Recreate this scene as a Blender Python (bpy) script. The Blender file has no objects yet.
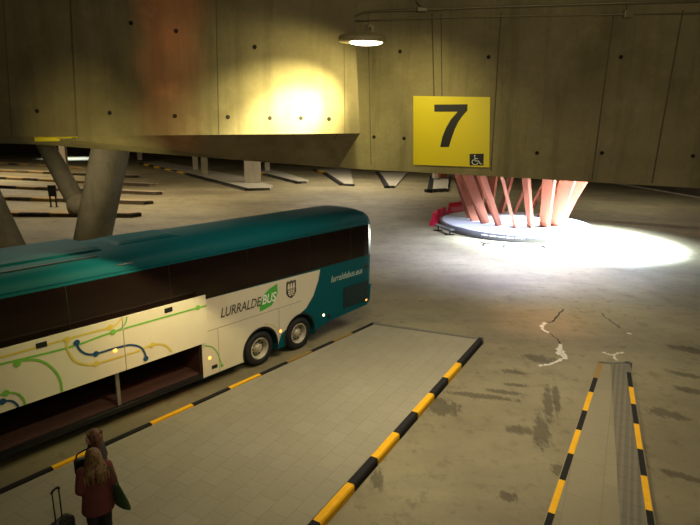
import bpy, bmesh, math, random
from mathutils import Vector, Matrix
random.seed(7)
col = bpy.context.scene.collection
# ------------------------------------------------------------------ camera model (700 x 525)
F, H, YH, ROLL = 548.0, 6.6, 124.0, math.radians(1.0)
PITCH = math.atan((262.5 - YH) / F)
fwd = Vector((0, math.cos(PITCH), -math.sin(PITCH)))
r0, u0 = Vector((1, 0, 0)), Vector((0, math.sin(PITCH), math.cos(PITCH)))
right = r0 * math.cos(ROLL) + u0 * math.sin(ROLL)
up = -r0 * math.sin(ROLL) + u0 * math.cos(ROLL)
EYE = Vector((0, 0, H))
def ray(x, y): return fwd + right * ((x - 350) / F) - up * ((y - 262.5) / F)
def gz(x, y, z=0.0):
    d = ray(x, y); return EYE + d * ((z - H) / d.z)
def gp(x, y, p0, n):
    d = ray(x, y); return EYE + d * ((p0 - EYE).dot(n) / d.dot(n))
def gy(x, y, Y): return gp(x, y, Vector((0, Y, 0)), Vector((0, 1, 0)))

cd = bpy.data.cameras.new('camera'); cam = bpy.data.objects.new('camera', cd); col.objects.link(cam)
cd.sensor_width = 36; cd.lens = 36 * F / 700; cd.clip_end = 500; cd.clip_start = .05
m = Matrix((right, up, -fwd)).transposed().to_4x4(); m.translation = EYE
cam.matrix_world = m
bpy.context.scene.camera = cam
vs = bpy.context.scene.view_settings
vs.view_transform = 'Standard'; vs.look = 'None'; vs.exposure = 0; vs.gamma = 1

# ------------------------------------------------------------------ materials
def srgb(r, g, b):
    f = lambda c: (c / 12.92 if c <= .04045 else ((c + .055) / 1.055) ** 2.4)
    return (f(r / 255), f(g / 255), f(b / 255), 1)
class NT:
    def __init__(s, name):
        s.m = bpy.data.materials.new(name); s.m.use_nodes = True
        s.t = s.m.node_tree; s.b = s.t.nodes['Principled BSDF']
    def n(s, typ, ins=None, **kw):
        nd = s.t.nodes.new(typ)
        for k, v in kw.items(): setattr(nd, k, v)
        for k, v in (ins or {}).items():
            if isinstance(v, bpy.types.NodeSocket): s.t.links.new(v, nd.inputs[k])
            else: nd.inputs[k].default_value = v
        return nd
    def math(s, op, a, b=0.0, c=0.0): return s.n('ShaderNodeMath', {0: a, 1: b, 2: c}, operation=op).outputs[0]
    def mix(s, f, a, b, mode='MIX'):
        return s.n('ShaderNodeMix', {0: f, 6: a, 7: b}, data_type='RGBA', blend_type=mode).outputs[2]
    def obj(s): return s.n('ShaderNodeTexCoord').outputs['Object']
    def noise(s, vec, scale, detail=4, rough=.55, sx=None):
        if sx is not None: vec = s.n('ShaderNodeVectorMath', {0: vec, 1: sx}, operation='MULTIPLY').outputs[0]
        return s.n('ShaderNodeTexNoise', {'Vector': vec, 'Scale': scale, 'Detail': detail, 'Roughness': rough}).outputs[0]
    def ramp(s, f, lo, hi): return s.n('ShaderNodeMapRange', {0: f, 1: lo, 2: hi, 3: 0., 4: 1.}).outputs[0]
    def out(s, colr=None, rough=None, metal=None, spec=None, emit=None, es=None, bump=None, bs=.2, bd=.02, coat=None):
        for nm, v in (('Base Color', colr), ('Roughness', rough), ('Metallic', metal), ('Specular IOR Level', spec), ('Emission Color', emit), ('Emission Strength', es), ('Coat Weight', coat)):
            if v is None: continue
            if isinstance(v, bpy.types.NodeSocket): s.t.links.new(v, s.b.inputs[nm])
            else: s.b.inputs[nm].default_value = v
        if bump is not None:
            bn = s.n('ShaderNodeBump', {'Strength': bs, 'Distance': bd, 'Height': bump})
            s.t.links.new(bn.outputs[0], s.b.inputs['Normal'])
        return s.m
def lin(c, k=1.0): return (min(1, c[0] * k), min(1, c[1] * k), min(1, c[2] * k), 1)
def simple(name, c, rough=.5, metal=0., var=.12, scale=12., spec=.5, coat=None, emit=None, es=None):
    t = NT(name); f = t.noise(t.obj(), scale)
    return t.out(t.mix(f, lin(c, 1 - var), lin(c, 1 + var)), rough, metal, spec, emit, es, coat=coat)

def concrete(name, base, dark, streak=.5, rough=.85, scale=1.0):
    t = NT(name); o = t.obj()
    big = t.noise(o, .5 * scale, 5, .6); fine = t.noise(o, 14 * scale, 6, .7)
    st = t.noise(o, 2.2 * scale, 6, .65, (1.6, 1.6, .12)); mid = t.noise(o, 2.6 * scale, 5, .6)
    c = t.mix(t.ramp(big, .3, .7), dark, base)
    c = t.mix(t.math('MULTIPLY', t.ramp(st, .5, .75), streak), c, lin(dark, .55))
    c = t.mix(t.math('MULTIPLY', t.ramp(mid, .55, .8), .35), c, lin(base, 1.35))
    c = t.mix(t.math('MULTIPLY', t.ramp(fine, .35, .75), .25), c, lin(dark, .8))
    return t.out(c, rough, spec=.3, bump=fine, bs=.25, bd=.01)

M = {}
M['wall'] = concrete('board_concrete', srgb(166, 154, 116), srgb(116, 106, 77), .65)
M['beam'] = concrete('ramp_concrete', srgb(148, 136, 104), srgb(110, 99, 72), .5)
M['joint'] = simple('dark_joint', srgb(92, 84, 62), .9, var=.3)  # dark colour of the formwork joints and panel seams
M['hole'] = simple('tie_hole', srgb(26, 22, 16), .95)
M['pillar'] = concrete('pillar_concrete', srgb(152, 142, 112), srgb(112, 104, 80), .5)
M['boxcol'] = concrete('pale_concrete', srgb(165, 158, 138), srgb(135, 126, 108), .3)
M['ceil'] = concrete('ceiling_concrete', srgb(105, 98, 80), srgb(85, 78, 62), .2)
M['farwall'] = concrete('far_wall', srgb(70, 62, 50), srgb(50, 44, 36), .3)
M['yellow'] = simple('kerb_yellow', srgb(228, 172, 26), .75, var=.18, scale=9, spec=.2)
M['black'] = simple('kerb_black', srgb(36, 35, 34), .85, var=.25, scale=9, spec=.15)
M['greypaint'] = simple('kerb_worn', srgb(98, 94, 84), .7, var=.25, scale=9)
M['pale_yellow'] = simple('kerb_faded_yellow', srgb(142, 112, 48), .75, var=.2, scale=9)
M['teal'] = simple('teal_paint', srgb(6, 82, 90), .55, var=.05, scale=2, spec=.1)
M['teal_dark'] = simple('teal_shade', srgb(6, 60, 64), .5)
M['white'] = simple('white_paint', srgb(208, 200, 176), .35, var=.05, scale=3)
M['glass'] = simple('bus_glass', srgb(26, 17, 14), .12, var=.3, scale=1.2, spec=.5)
M['blackplastic'] = simple('black_plastic', srgb(18, 18, 19), .5, var=.2)
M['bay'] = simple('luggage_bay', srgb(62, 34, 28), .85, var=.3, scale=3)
M['rubber'] = simple('tyre_rubber', srgb(24, 24, 24), .75, var=.2)
M['rim'] = simple('wheel_rim', srgb(176, 168, 146), .5, .1, var=.15)
M['metal'] = simple('grey_metal', srgb(150, 148, 142), .35, .7)
M['darkmetal'] = simple('dark_metal', srgb(52, 50, 48), .45, .5)
M['green'] = simple('leaf_green', srgb(70, 170, 60), .45)
M['linegreen'] = simple('route_green', srgb(110, 172, 62), .45)
M['lineyellow'] = simple('route_yellow', srgb(205, 182, 70), .45)
M['lineblue'] = simple('route_blue', srgb(22, 66, 104), .45)
M['greytext'] = simple('lettering_grey', srgb(74, 70, 64), .5)
M['paletext'] = simple('lettering_pale', srgb(190, 205, 190), .5)
M['signyellow'] = simple('sign_yellow', srgb(236, 215, 12), .42, var=.05, scale=2)
M['signblack'] = simple('sign_black', srgb(22, 20, 20), .5)
M['signwhite'] = simple('sign_white', srgb(235, 235, 228), .5)
M['rust'] = simple('weathered_red_steel', srgb(132, 66, 36), .75, var=.2, scale=3)
M['red'] = simple('red_plastic', srgb(214, 26, 62), .4, var=.12)
M['islandgrey'] = simple('island_side', srgb(92, 92, 94), .6, var=.2, scale=3)
M['islandtop'] = simple('island_top', srgb(205, 210, 215), .6, var=.08, scale=2)
M['amber'] = simple('amber_lens', srgb(255, 160, 60), .3, emit=srgb(255, 160, 70), es=3.0)
M['whitelens'] = simple('white_lens', srgb(255, 240, 200), .3, emit=srgb(255, 235, 190), es=3.0)
M['lampglow'] = simple('lamp_lens', srgb(255, 250, 220), .3, emit=srgb(255, 246, 205), es=9.0)
M['housing'] = simple('lamp_housing', srgb(150, 138, 100), .5)
M['pipe'] = simple('conduit_steel', srgb(138, 128, 98), .45, .3)

# ------------------------------------------------------------------ mesh builder
class MB:
    def __init__(s): s.v = []; s.f = []; s.mi = []; s.sm = []; s.mats = []
    def mat(s, mname):
        mm = M[mname]
        if mm not in s.mats: s.mats.append(mm)
        return s.mats.index(mm)
    def add(s, vs, fs, mname, smooth=False):
        b = len(s.v); s.v += [tuple(v) for v in vs]; i = s.mat(mname)
        for f in fs: s.f.append([b + k for k in f]); s.mi.append(i); s.sm.append(smooth)
    def box(s, c, size, mname, rot=None):
        x, y, z = [k / 2 for k in size]
        vs = [Vector((a * x, b * y, d * z)) for a in (-1, 1) for b in (-1, 1) for d in (-1, 1)]
        if rot is not None: vs = [rot @ v for v in vs]
        c = Vector(c)
        s.add([c + v for v in vs], [(0, 1, 3, 2), (4, 6, 7, 5), (0, 4, 5, 1), (2, 3, 7, 6), (0, 2, 6, 4), (1, 5, 7, 3)], mname)
    def rbox(s, c, size, mname, bev=.02, seg=2, rot=None):
        bm = bmesh.new(); bmesh.ops.create_cube(bm, size=1)
        for v in bm.verts: v.co = Vector((v.co.x * size[0], v.co.y * size[1], v.co.z * size[2]))
        bmesh.ops.bevel(bm, geom=bm.edges[:], offset=bev, segments=seg, affect='EDGES', profile=.5)
        s.bm(bm, mname, c, rot)
    def bm(s, bm, mname, c=(0, 0, 0), rot=None, smooth=False):
        bm.verts.index_update(); c = Vector(c)
        vs = [c + (rot @ v.co if rot is not None else v.co) for v in bm.verts]
        s.add(vs, [[v.index for v in f.verts] for f in bm.faces], mname, smooth); bm.free()
    def loft(s, rings, mname, caps=True, smooth=True, closed=True):
        n = len(rings[0]); vs = [p for r in rings for p in r]; fs = []
        for i in range(len(rings) - 1):
            for j in range(n if closed else n - 1):
                k = (j + 1) % n; fs.append((i * n + j, i * n + k, (i + 1) * n + k, (i + 1) * n + j))
        s.add(vs, fs, mname, smooth)
        if caps:
            s.add(rings[0], [list(range(n))[::-1]], mname); s.add(rings[-1], [list(range(n))], mname)
    def tube(s, pts, r, mname, n=10, caps=True):
        pts = [Vector(p) for p in pts]; rs = r if isinstance(r, (list, tuple)) else [r] * len(pts); rings = []
        t0 = (pts[1] - pts[0]).normalized(); a = t0.orthogonal().normalized()
        for i, p in enumerate(pts):
            t = (pts[min(i + 1, len(pts) - 1)] - pts[max(i - 1, 0)]).normalized()
            a = (a - t * a.dot(t)).normalized(); b = t.cross(a)
            rings.append([p + (a * math.cos(2 * math.pi * k / n) + b * math.sin(2 * math.pi * k / n)) * rs[i] for k in range(n)])
        s.loft(rings, mname, caps)
    def prism(s, poly, h, mname, side=None):           # poly of 3-D points, h = extrusion vector
        h = Vector(h); n = len(poly); a = [Vector(p) for p in poly]; b = [p + h for p in a]
        s.add(a + b, [list(range(n))[::-1], list(range(n, 2 * n))], mname)
        s.add(a + b, [(i, (i + 1) % n, n + (i + 1) % n, n + i) for i in range(n)], side or mname)
    def lathe(s, prof, c, mname, n=32, axis=None, smooth=True, caps=True):   # prof (r, h) about axis
        q = Vector((0, 0, 1)).rotation_difference(Vector(axis)).to_matrix() if axis is not None else Matrix.Identity(3)
        c = Vector(c)
        rings = [[c + q @ Vector((r * math.cos(2 * math.pi * k / n), r * math.sin(2 * math.pi * k / n), h)) for k in range(n)] for r, h in prof]
        s.loft(rings, mname, caps, smooth)
    def ribbon(s, pts, w, nrm, mname, closed=False):
        pts = [Vector(p) for p in pts]; nrm = Vector(nrm); L = []; R = []
        for i, p in enumerate(pts):
            t = (pts[min(i + 1, len(pts) - 1)] - pts[max(i - 1, 0)]).normalized(); sd = nrm.cross(t).normalized()
            ww = w[i] if isinstance(w, (list, tuple)) else w
            L.append(p + sd * ww / 2); R.append(p - sd * ww / 2)
        n = len(pts); s.add(L + R, [(i, i + 1, n + i + 1, n + i) for i in range(n - 1)], mname)
    def build(s, name, parent=None, loc=None, fix=True):
        me = bpy.data.meshes.new(name); L = Vector(loc) if loc is not None else Vector((0, 0, 0))
        me.from_pydata([tuple(Vector(v) - L) for v in s.v], [], s.f)
        for mm in s.mats: me.materials.append(mm)
        for p, i, sm in zip(me.polygons, s.mi, s.sm): p.material_index = i; p.use_smooth = sm
        if fix:
            bm = bmesh.new(); bm.from_mesh(me); bmesh.ops.remove_doubles(bm, verts=bm.verts, dist=1e-5)
            bmesh.ops.recalc_face_normals(bm, faces=bm.faces); bm.to_mesh(me); bm.free()
        me.update()
        o = bpy.data.objects.new(name, me); col.objects.link(o); o.location = L
        if parent is not None: o.parent = parent
        return o
def tag(o, label, cat=None, group=None):
    o['label'] = label
    if cat: o['category'] = cat
    if group: o['group'] = group
    return o
def empty(name, loc, label, cat, rz=0, group=None):
    o = bpy.data.objects.new(name, None); col.objects.link(o); o.location = loc; o.rotation_euler = (0, 0, rz)
    o.empty_display_size = .2
    return tag(o, label, cat, group)
def struct(o): o['kind'] = 'structure'; return o
def smooth_line(pts, n=8):
    P = [Vector(p) for p in pts]; out = []
    for i in range(len(P) - 1):
        a, b, c, d = P[max(i - 1, 0)], P[i], P[i + 1], P[min(i + 2, len(P) - 1)]
        for k in range(n):
            t = k / n
            out.append(.5 * ((2 * b) + (c - a) * t + (2 * a - 5 * b + 4 * c - d) * t * t + (3 * b - a - 3 * c + d) * t ** 3))
    out.append(P[-1]); return out
def text_mesh(body, shear=0., bold=0.):
    cu = bpy.data.curves.new('t', 'FONT'); cu.body = body; cu.shear = shear; cu.offset = bold; cu.resolution_u = 4
    ob = bpy.data.objects.new('t', cu); col.objects.link(ob)
    dg = bpy.context.evaluated_depsgraph_get(); ev = ob.evaluated_get(dg); me = ev.to_mesh()
    vs = [(v.co.x, v.co.y) for v in me.vertices]; fs = [list(p.vertices) for p in me.polygons]
    ev.to_mesh_clear(); bpy.data.objects.remove(ob); bpy.data.curves.remove(cu)
    x0 = min(v[0] for v in vs); x1 = max(v[0] for v in vs); y0 = min(v[1] for v in vs); y1 = max(v[1] for v in vs)
    return [((a - x0) / (x1 - x0), (b - y0) / (y1 - y0)) for a, b in vs], fs

# ------------------------------------------------------------------ floor
def floor_material():
    t = NT('station_floor'); o = t.obj()
    big = t.noise(o, .16, 6, .6); mid = t.noise(o, .9, 6, .65); fine = t.noise(o, 9, 5, .7)
    sweep = t.noise(o, .25, 5, .6, (.35, 1.4, 1))
    c = t.mix(t.ramp(big, .35, .65), srgb(112, 104, 78), srgb(142, 134, 102))
    c = t.mix(t.math('MULTIPLY', t.ramp(sweep, .48, .72), .55), c, srgb(92, 82, 68))
    c = t.mix(t.math('MULTIPLY', t.ramp(mid, .55, .75), .4), c, srgb(96, 84, 64))
    c = t.mix(t.math('MULTIPLY', t.ramp(fine, .5, .8), .25), c, srgb(84, 76, 62))
    blot = t.noise(o, 2.4, 5, .7)
    near = t.math('MULTIPLY', t.ramp(blot, .54, .66), .5)
    c = t.mix(near, c, srgb(86, 74, 50))
    stains = [(443, 408, .42, .38), (437, 402, .3, .3), (480, 396, .9, .14), (503, 392, .5, .12), (548, 405, .13, 1.1), (541, 432, .2, .75), (556, 398, .1, .9),
              (377, 480, .12, .35), (515, 385, .35, .1), (687, 375, .5, .16), (692, 391, .45, .2), (668, 414, .45, .25), (682, 476, .55, .12), (520, 430, .3, .2),
              (539, 359, .5, .3), (515, 372, .4, .15), (630, 250, 3.5, 1.0), (560, 470, .2, .2), (690, 350, .7, .3), (508, 497, .2, .15), (430, 335, 1.2, .12), (655, 225, 4, .8)]
    wob = t.math('MULTIPLY', t.math('SUBTRACT', t.noise(o, 3.6, 8, .82, (2.2, .7, 1)), .5), 3.6)
    acc = None
    for x, y, rx, ry in stains:
        p = gz(x, y); ax = math.atan2(p.x, p.y) * .8
        mp = t.n('ShaderNodeMapping', {'Vector': o, 'Location': (p.x, p.y, 0), 'Rotation': (0, 0, -ax), 'Scale': (rx, ry, 1000)}, vector_type='TEXTURE').outputs[0]
        ln = t.n('ShaderNodeVectorMath', {0: mp}, operation='LENGTH').outputs['Value']
        k = t.ramp(t.math('ADD', ln, wob), 1.1, .7)
        acc = k if acc is None else t.math('MAXIMUM', acc, k)
    c = t.mix(t.math('MULTIPLY', acc, .58), c, srgb(48, 43, 32))
    rg = t.math('MULTIPLY_ADD', t.ramp(mid, .3, .7), .2, .5)
    rg = t.math('ADD', rg, t.math('MULTIPLY', acc, .15))
    return t.out(c, rg, spec=.3, bump=fine, bs=.12, bd=.01)
M['floor'] = floor_material()
M['crackdark'] = simple('crack_dark', srgb(40, 36, 32), .8)
M['crackwhite'] = simple('crack_filler', srgb(205, 200, 186), .8)
fb = MB()
fb.add([(-110, -4, 0), (75, -4, 0), (75, 125, 0), (-110, 125, 0)], [(0, 1, 2, 3)], 'floor')
def crack(pts, w, mn, z=.004):
    P = [gz(*p, z) for p in pts]; q = []
    for i in range(len(P) - 1):
        for k in range(5):
            v = P[i].lerp(P[i + 1], k / 5); q.append(v + Vector((random.uniform(-.04, .04), random.uniform(-.05, .05), 0)) * (k > 0))
    q.append(P[-1]); fb.ribbon(q, [w * random.uniform(.5, 1.3) for _ in q], (0, 0, 1), mn)
crack([(563, 309), (559, 315), (553, 321), (544, 324), (541, 328)], .07, 'crackdark')
crack([(546, 322.5), (541.5, 325), (542, 329), (549, 333)], .12, 'crackwhite', .007)
crack([(548, 332), (556, 338), (561, 344)], .06, 'crackdark')
crack([(560, 344), (562, 350), (566, 357), (559, 361), (551, 364), (539, 366)], .09, 'crackwhite', .007)
crack([(561, 345), (558, 353), (564, 357), (567, 359)], .13, 'crackwhite', .008)
crack([(602, 313), (606, 318), (612, 322), (620, 328)], .05, 'crackdark')
crack([(602, 352), (608, 354), (614, 355), (623, 352)], .08, 'crackwhite', .007)
crack([(613, 354.5), (615, 357), (616, 360)], .09, 'crackwhite', .008)
crack([(628, 333), (630, 334)], .12, 'crackwhite', .007)
struct(fb.build('floor', fix=False))

# ------------------------------------------------------------------ ceiling, far walls
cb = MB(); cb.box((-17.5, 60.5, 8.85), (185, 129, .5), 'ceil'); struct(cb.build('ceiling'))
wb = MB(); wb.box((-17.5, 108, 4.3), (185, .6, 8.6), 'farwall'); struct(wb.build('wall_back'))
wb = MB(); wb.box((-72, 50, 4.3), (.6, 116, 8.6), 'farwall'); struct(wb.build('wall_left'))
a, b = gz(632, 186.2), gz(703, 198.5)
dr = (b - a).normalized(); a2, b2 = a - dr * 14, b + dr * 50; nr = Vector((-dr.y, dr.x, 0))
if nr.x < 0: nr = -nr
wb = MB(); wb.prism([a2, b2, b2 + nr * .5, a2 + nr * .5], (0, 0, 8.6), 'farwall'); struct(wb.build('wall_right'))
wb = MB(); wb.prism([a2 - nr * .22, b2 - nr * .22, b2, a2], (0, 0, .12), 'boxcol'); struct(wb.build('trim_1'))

# ------------------------------------------------------------------ number wall (beam carrying the 7) and ramp beam
WN = Vector((.2126, 1, 0)).normalized(); WP = Vector((0, 9.45, 0)); WD = Vector((WN.y, -WN.x, 0))
def W(x, y, off=0.): return gp(x, y, WP - WN * off, WN)
bl, br = W(330, 167.3), W(700, 188.3)
br = bl + (br - bl) * 2.2
nb = MB()
tl, tr = Vector((bl.x, bl.y, 8.6)), Vector((br.x, br.y, 8.6))
nb.prism([bl, br, tr, tl], WN * .45, 'wall')
def vline(fn, x0, y0, x1, y1, w, mn='joint', off=.003):
    p, q = fn(x0, y0, off), fn(x1, y1, off); s = Vector((1, 0, 0)) * w / 2
    return [p - s, p + s, q + s, q - s]
for x0, y0, x1, y1, w in [(368, 14, 371, 165, .012), (432, 14, 434, 96, .02), (441, 14, 442, 96, .015), (501, 12, 491, 171, .02), (614, 12, 592, 180, .02), (683, 10, 652, 183, .025)]:
    nb.add(vline(W, x0, y0, x1, y1, w), [(0, 1, 2, 3)], 'joint')
def dot(mb, c, r, nrm, mn='hole', n=14):
    q = Vector((0, 0, 1)).rotation_difference(nrm).to_matrix()
    mb.add([c + q @ Vector((r * math.cos(2 * math.pi * k / n), r * math.sin(2 * math.pi * k / n), 0)) for k in range(n)], [list(range(n))], mn)
for x, y in [(400, 51.5), (488.6, 57), (621, 57), (374, 137), (404, 138.5), (602, 153), (693, 156), (537, 153)]:
    dot(nb, W(x, y, .004), .03, -WN)
struct(nb.build('wall_front', fix=False))

BY0, BY1 = 8.7, 9.35
def BF(x, y, off=0.): return gy(x, y, BY0 - off)
fl, fr = BF(-160, 139), BF(360, 133.3)
kl, kr = gy(-160, 130, BY1), gy(338, 168, BY1)
km = gy(41, 144.5, BY1)
fm = BF(41, 136.6)
ztop = 8.6
bb = MB()
T = lambda p: Vector((p.x, p.y, ztop))
frt = T(BF(352, 40))
bb.add([fl, fm, fr, frt, T(fl)], [(0, 1, 2, 3, 4)], 'beam')
bb.add([fl, fm, fr, kl, km, kr], [(0, 3, 4, 1), (1, 4, 5, 2)], 'beam')
bb.add([kl, km, kr, T(kr), T(kl)], [(0, 4, 3, 2, 1)], 'beam')
bb.add([fr, kr, T(kr), frt], [(0, 1, 2, 3)], 'beam')
bb.add([fl, T(fl), T(kl), kl], [(0, 1, 2, 3)], 'beam')
bb.add([T(fl), frt, T(kr), T(kl)], [(0, 1, 2, 3)], 'beam')
for x0, y0, x1, y1, w in [(70, -2, 77, 136.5, .03), (3, -2, 12, 137, .012), (216, 0, 219, 134, .01), (344, 42, 345, 133, .01)]:
    bb.add(vline(BF, x0, y0, x1, y1, w), [(0, 1, 2, 3)], 'joint')
for x, y in [(37, 111), (109.6, 113), (175, 116), (228, 117), (270, 118), (301, 118), (329, 119), (131, 23), (176, 31), (254.6, 47)]:
    dot(bb, BF(x, y, .004), .032, Vector((0, -1, 0)))
def strip_pt(u, v):            # u along the soffit (0 left joint .. 1 right end), v front to back
    return (fm.lerp(fr, u)).lerp(km.lerp(kr, u), v)
sn = ((kr - fr).cross(fm - fr)).normalized()
if sn.y > 0: sn = -sn
for u in (.03, .12, .27, .36, .45, .54, .6, .66, .72, .79, .86, .93):
    p, q = strip_pt(u, 0) + sn * .004, strip_pt(u, 1) + sn * .004
    bb.add([p - Vector((.008, 0, 0)), p + Vector((.008, 0, 0)), q + Vector((.008, 0, 0)), q - Vector((.008, 0, 0))], [(0, 1, 2, 3)], 'joint')
struct(bb.build('trim_2', fix=False))

# lower edge of another bay sign on the slanted soffit
sb = MB()
u0_, u1_ = -.02, .115
P = [strip_pt(u0_, .02), strip_pt(u1_, .02), strip_pt(u1_, .3), strip_pt(u0_, .52)]
sb.prism(P, sn * .02, 'signyellow')
ys = sb.build('bay_sign'); tag(ys, 'yellow bay sign partly hidden under the left concrete ramp beam', 'sign')
sb = MB(); P = [strip_pt(.098, .03), strip_pt(.113, .03), strip_pt(.113, .27), strip_pt(.098, .27)]
sb.prism([p + sn * .02 for p in P], sn * .004, 'signblack'); sb.build('pictogram_panel', ys)

# ------------------------------------------------------------------ sign 7
Z7 = lambda x, y: (410 + x * 90 / 556, 90 + y * 85 / 525)
sroot = empty('bay_number_sign', W(451.5, 166, 0), 'yellow square sign with black number 7 on the concrete beam', 'sign')
def relbuild(mb, name, root):
    o = mb.build(name, None, root.location, fix=True); o.location = (0, 0, 0); o.parent = root
    return o
pl_ = MB(); pl_.prism([W(*p, .004) for p in ((413.6, 164.6), (489.2, 167.4), (490.2, 97.2), (413.4, 96))], -WN * .02, 'signyellow'); relbuild(pl_, 'panel', sroot)
pts7 = [(150, 90), (355, 88), (355, 126), (325, 160), (300, 195), (278, 240), (258, 295), (240, 352), (186, 352), (200, 290), (222, 235), (252, 182), (295, 134), (150, 134)]
nm = MB(); P = [W(*Z7(x, y), .026) for x, y in pts7]
nm.add(P, [(0, 1, 2, 12), (0, 12, 13), (2, 3, 11, 12), (3, 4, 11), (4, 5, 10, 11), (5, 6, 9, 10), (6, 7, 8, 9)], 'signblack')
tag(relbuild(nm, 'number', sroot), 'black number 7')
pm = MB(); pm.add([W(*Z7(x, y), .027) for x, y in ((368, 395), (456, 393), (454, 466), (368, 466))], [(0, 1, 2, 3)], 'signblack')
pm.ribbon([W(*Z7(x, y), .029) for x, y in ((400, 415), (402, 438), (424, 438), (436, 458), (446, 455))], .012, -WN, 'signwhite')
pm.ribbon([W(*Z7(x, y), .029) for x, y in ((401, 424), (420, 424))], .01, -WN, 'signwhite')
pm.ribbon([W(*Z7(402 + 19 * math.cos(a), 445 + 16 * math.sin(a)), .029) for a in [math.radians(d) for d in range(250, 0, -15)]], .011, -WN, 'signwhite')
dot(pm, W(*Z7(400, 407), .029), .012, -WN, 'signwhite')
tag(relbuild(pm, 'pictogram', sroot), 'black square with white wheelchair pictogram')

# ------------------------------------------------------------------ lamp, conduits
lc = gy(362, 41.5, 7.7)
lroot = empty('wall_lamp', lc, 'lit oval lamp on a bracket at the corner of the concrete beams', 'lamp')
lb = MB(); ring = lambda rx, ry, z: [Vector((rx * math.cos(2 * math.pi * k / 28), ry * math.sin(2 * math.pi * k / 28), z)) for k in range(28)]
lb.loft([ring(.27, .16, .075), ring(.305, .18, .06), ring(.315, .19, .02), ring(.3, .18, -.01)], 'housing'); lb.build('housing', lroot)
lb = MB(); lb.loft([ring(.22, .15, -.012), ring(.2, .14, -.03), ring(.14, .1, -.042), ring(.04, .03, -.046)], 'lampglow')
lo = lb.build('lens', lroot); lo.location = (.05, -.02, 0); tag(lo, 'glowing lens')
lb = MB(); wpt = W(371, 29, 0) - lc; lb.tube([(.06, .05, .07), (.06, .05, .2), wpt], .014, 'pipe'); lb.box(wpt - WN * .02, (.1, .03, .1), 'pipe'); lb.build('bracket', lroot)
def pipe(name, pts, r, label, fn=W, off=.05):
    p = MB(); p.tube([fn(x, y, off) for x, y in pts], r, 'pipe'); return tag(p.build(name), label, 'pipe')
pipe('conduit_pipe', [(344, 20.2), (352, 17.5), (362, 12.8), (372, 11.2), (420, 9.6), (520, 6), (620, 3), (720, 0.5)], .018, 'upper steel conduit running along the top of the beam with the 7')
pipe('conduit_pipe', [(350, 21.2), (375, 20.2), (450, 17.5), (540, 15.5), (629, 14), (720, 13)], .012, 'thinner lower steel conduit running below another conduit on the beam')
p = MB(); p.rbox(W(628, 14, .04), (.13, .08, .11), 'pipe', .012); p.tube([W(628, 12, .05), W(627, 2, .05)], .01, 'pipe'); tag(p.build('junction_box'), 'square junction box on the lower conduit right of the sign', 'junction box')
p = MB(); p.rbox(W(422, 9.6, .06), (.16, .07, .07), 'pipe', .012); tag(p.build('pipe_coupling'), 'pipe coupling on the upper conduit above the yellow sign', 'pipe fitting')
p = MB(); p.tube([W(416, 1, .07), W(424, 8.6, .05)], .012, 'pipe'); tag(p.build('conduit_pipe'), 'short slanted conduit branching up from the coupling', 'pipe')

# ------------------------------------------------------------------ bus
A = math.radians(39.6); bd = Vector((math.sin(A), math.cos(A), 0)); bn = Vector((math.cos(A), -math.sin(A), 0)); BC = -10.9
def pl(x, y, out=0.):
    d = ray(x, y); t = (BC + out) / d.dot(bn); p = EYE + d * t
    return p.dot(bd), p.z
SX, SY = 7.0, 1.275
bus = empty('coach', bn * BC + bd * SX - bn * SY, 'teal and white coach with open luggage hatches parked at the platform', 'bus', math.pi / 2 - A)
B = lambda s, y, z: Vector((s - SX, y - SY, z))
WH = [(9.36, .5), (10.89, .5)]; FW = 1.7; AR = .62
def arch(cx, cz, z0, r=AR, n=14):
    a0 = math.asin((z0 - cz) / r)
    return [(cx + r * math.cos(a), cz + r * math.sin(a)) for a in [a0 + (math.pi - 2 * a0) * k / n for k in range(n + 1)]][::-1]
prof = [(0, 1.32), (0, 2.36), (.02, 3.0), (.045, 3.4), (.075, 3.54), (.15, 3.67), (.34, 3.78), (.7, 3.85), (1.275, 3.87)]
prof += [(2.55 - y, z) for y, z in prof[-2::-1]]
body = MB(); rings = []
for s, e in [(-.62, .3), (-.55, .14), (-.4, .03), (0, 0), (4, 0), (9, 0), (13.9, 0), (14.16, .02), (14.32, .07), (14.42, .17), (14.47, .38)]:
    r = []
    for y, z in prof:
        yy = min(y + e * .9, 1.275) if y < 1.275 else (max(y - e * .9, 1.275) if y > 1.275 else y)
        r.append(B(s, yy, z - (e * .55 if z > 3.3 else 0)))
    rings.append(r)
body.loft(rings, 'teal', True, True, False)
def slab(poly, y0, y1, mn): body.prism([B(s, y0, z) for s, z in poly], (0, y1 - y0, 0), mn)
zb = .3
rear = [(7.42, 1.32), (7.42, zb)] + arch(WH[0][0], .5, zb) + arch(WH[1][0], .5, zb) + [(11.6, .42), (12.2, .55), (14.1, .62), (14.27, .75), (14.32, 1.32)]
slab(rear, 0, 2.55, 'teal')
slab([(-.55, 1.32), (-.5, zb)] + arch(FW, .5, zb) + [(2.7, zb), (2.7, 1.32)], 0, 2.55, 'teal')
slab([(2.7, zb), (7.42, zb), (7.42, .44), (2.7, .44)], .02, 2.55, 'blackplastic')
slab([(2.7, .44), (7.42, .44), (7.42, 1.32), (2.7, 1.32)], 1.9, 2.55, 'teal')
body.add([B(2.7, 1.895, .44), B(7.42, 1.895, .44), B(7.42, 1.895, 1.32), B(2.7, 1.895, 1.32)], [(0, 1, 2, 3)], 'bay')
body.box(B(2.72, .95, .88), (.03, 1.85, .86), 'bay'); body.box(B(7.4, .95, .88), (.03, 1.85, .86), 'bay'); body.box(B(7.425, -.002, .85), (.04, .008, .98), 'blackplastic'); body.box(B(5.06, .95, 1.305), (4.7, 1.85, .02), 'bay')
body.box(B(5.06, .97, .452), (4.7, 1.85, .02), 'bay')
body.build('body_shell', bus)
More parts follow.
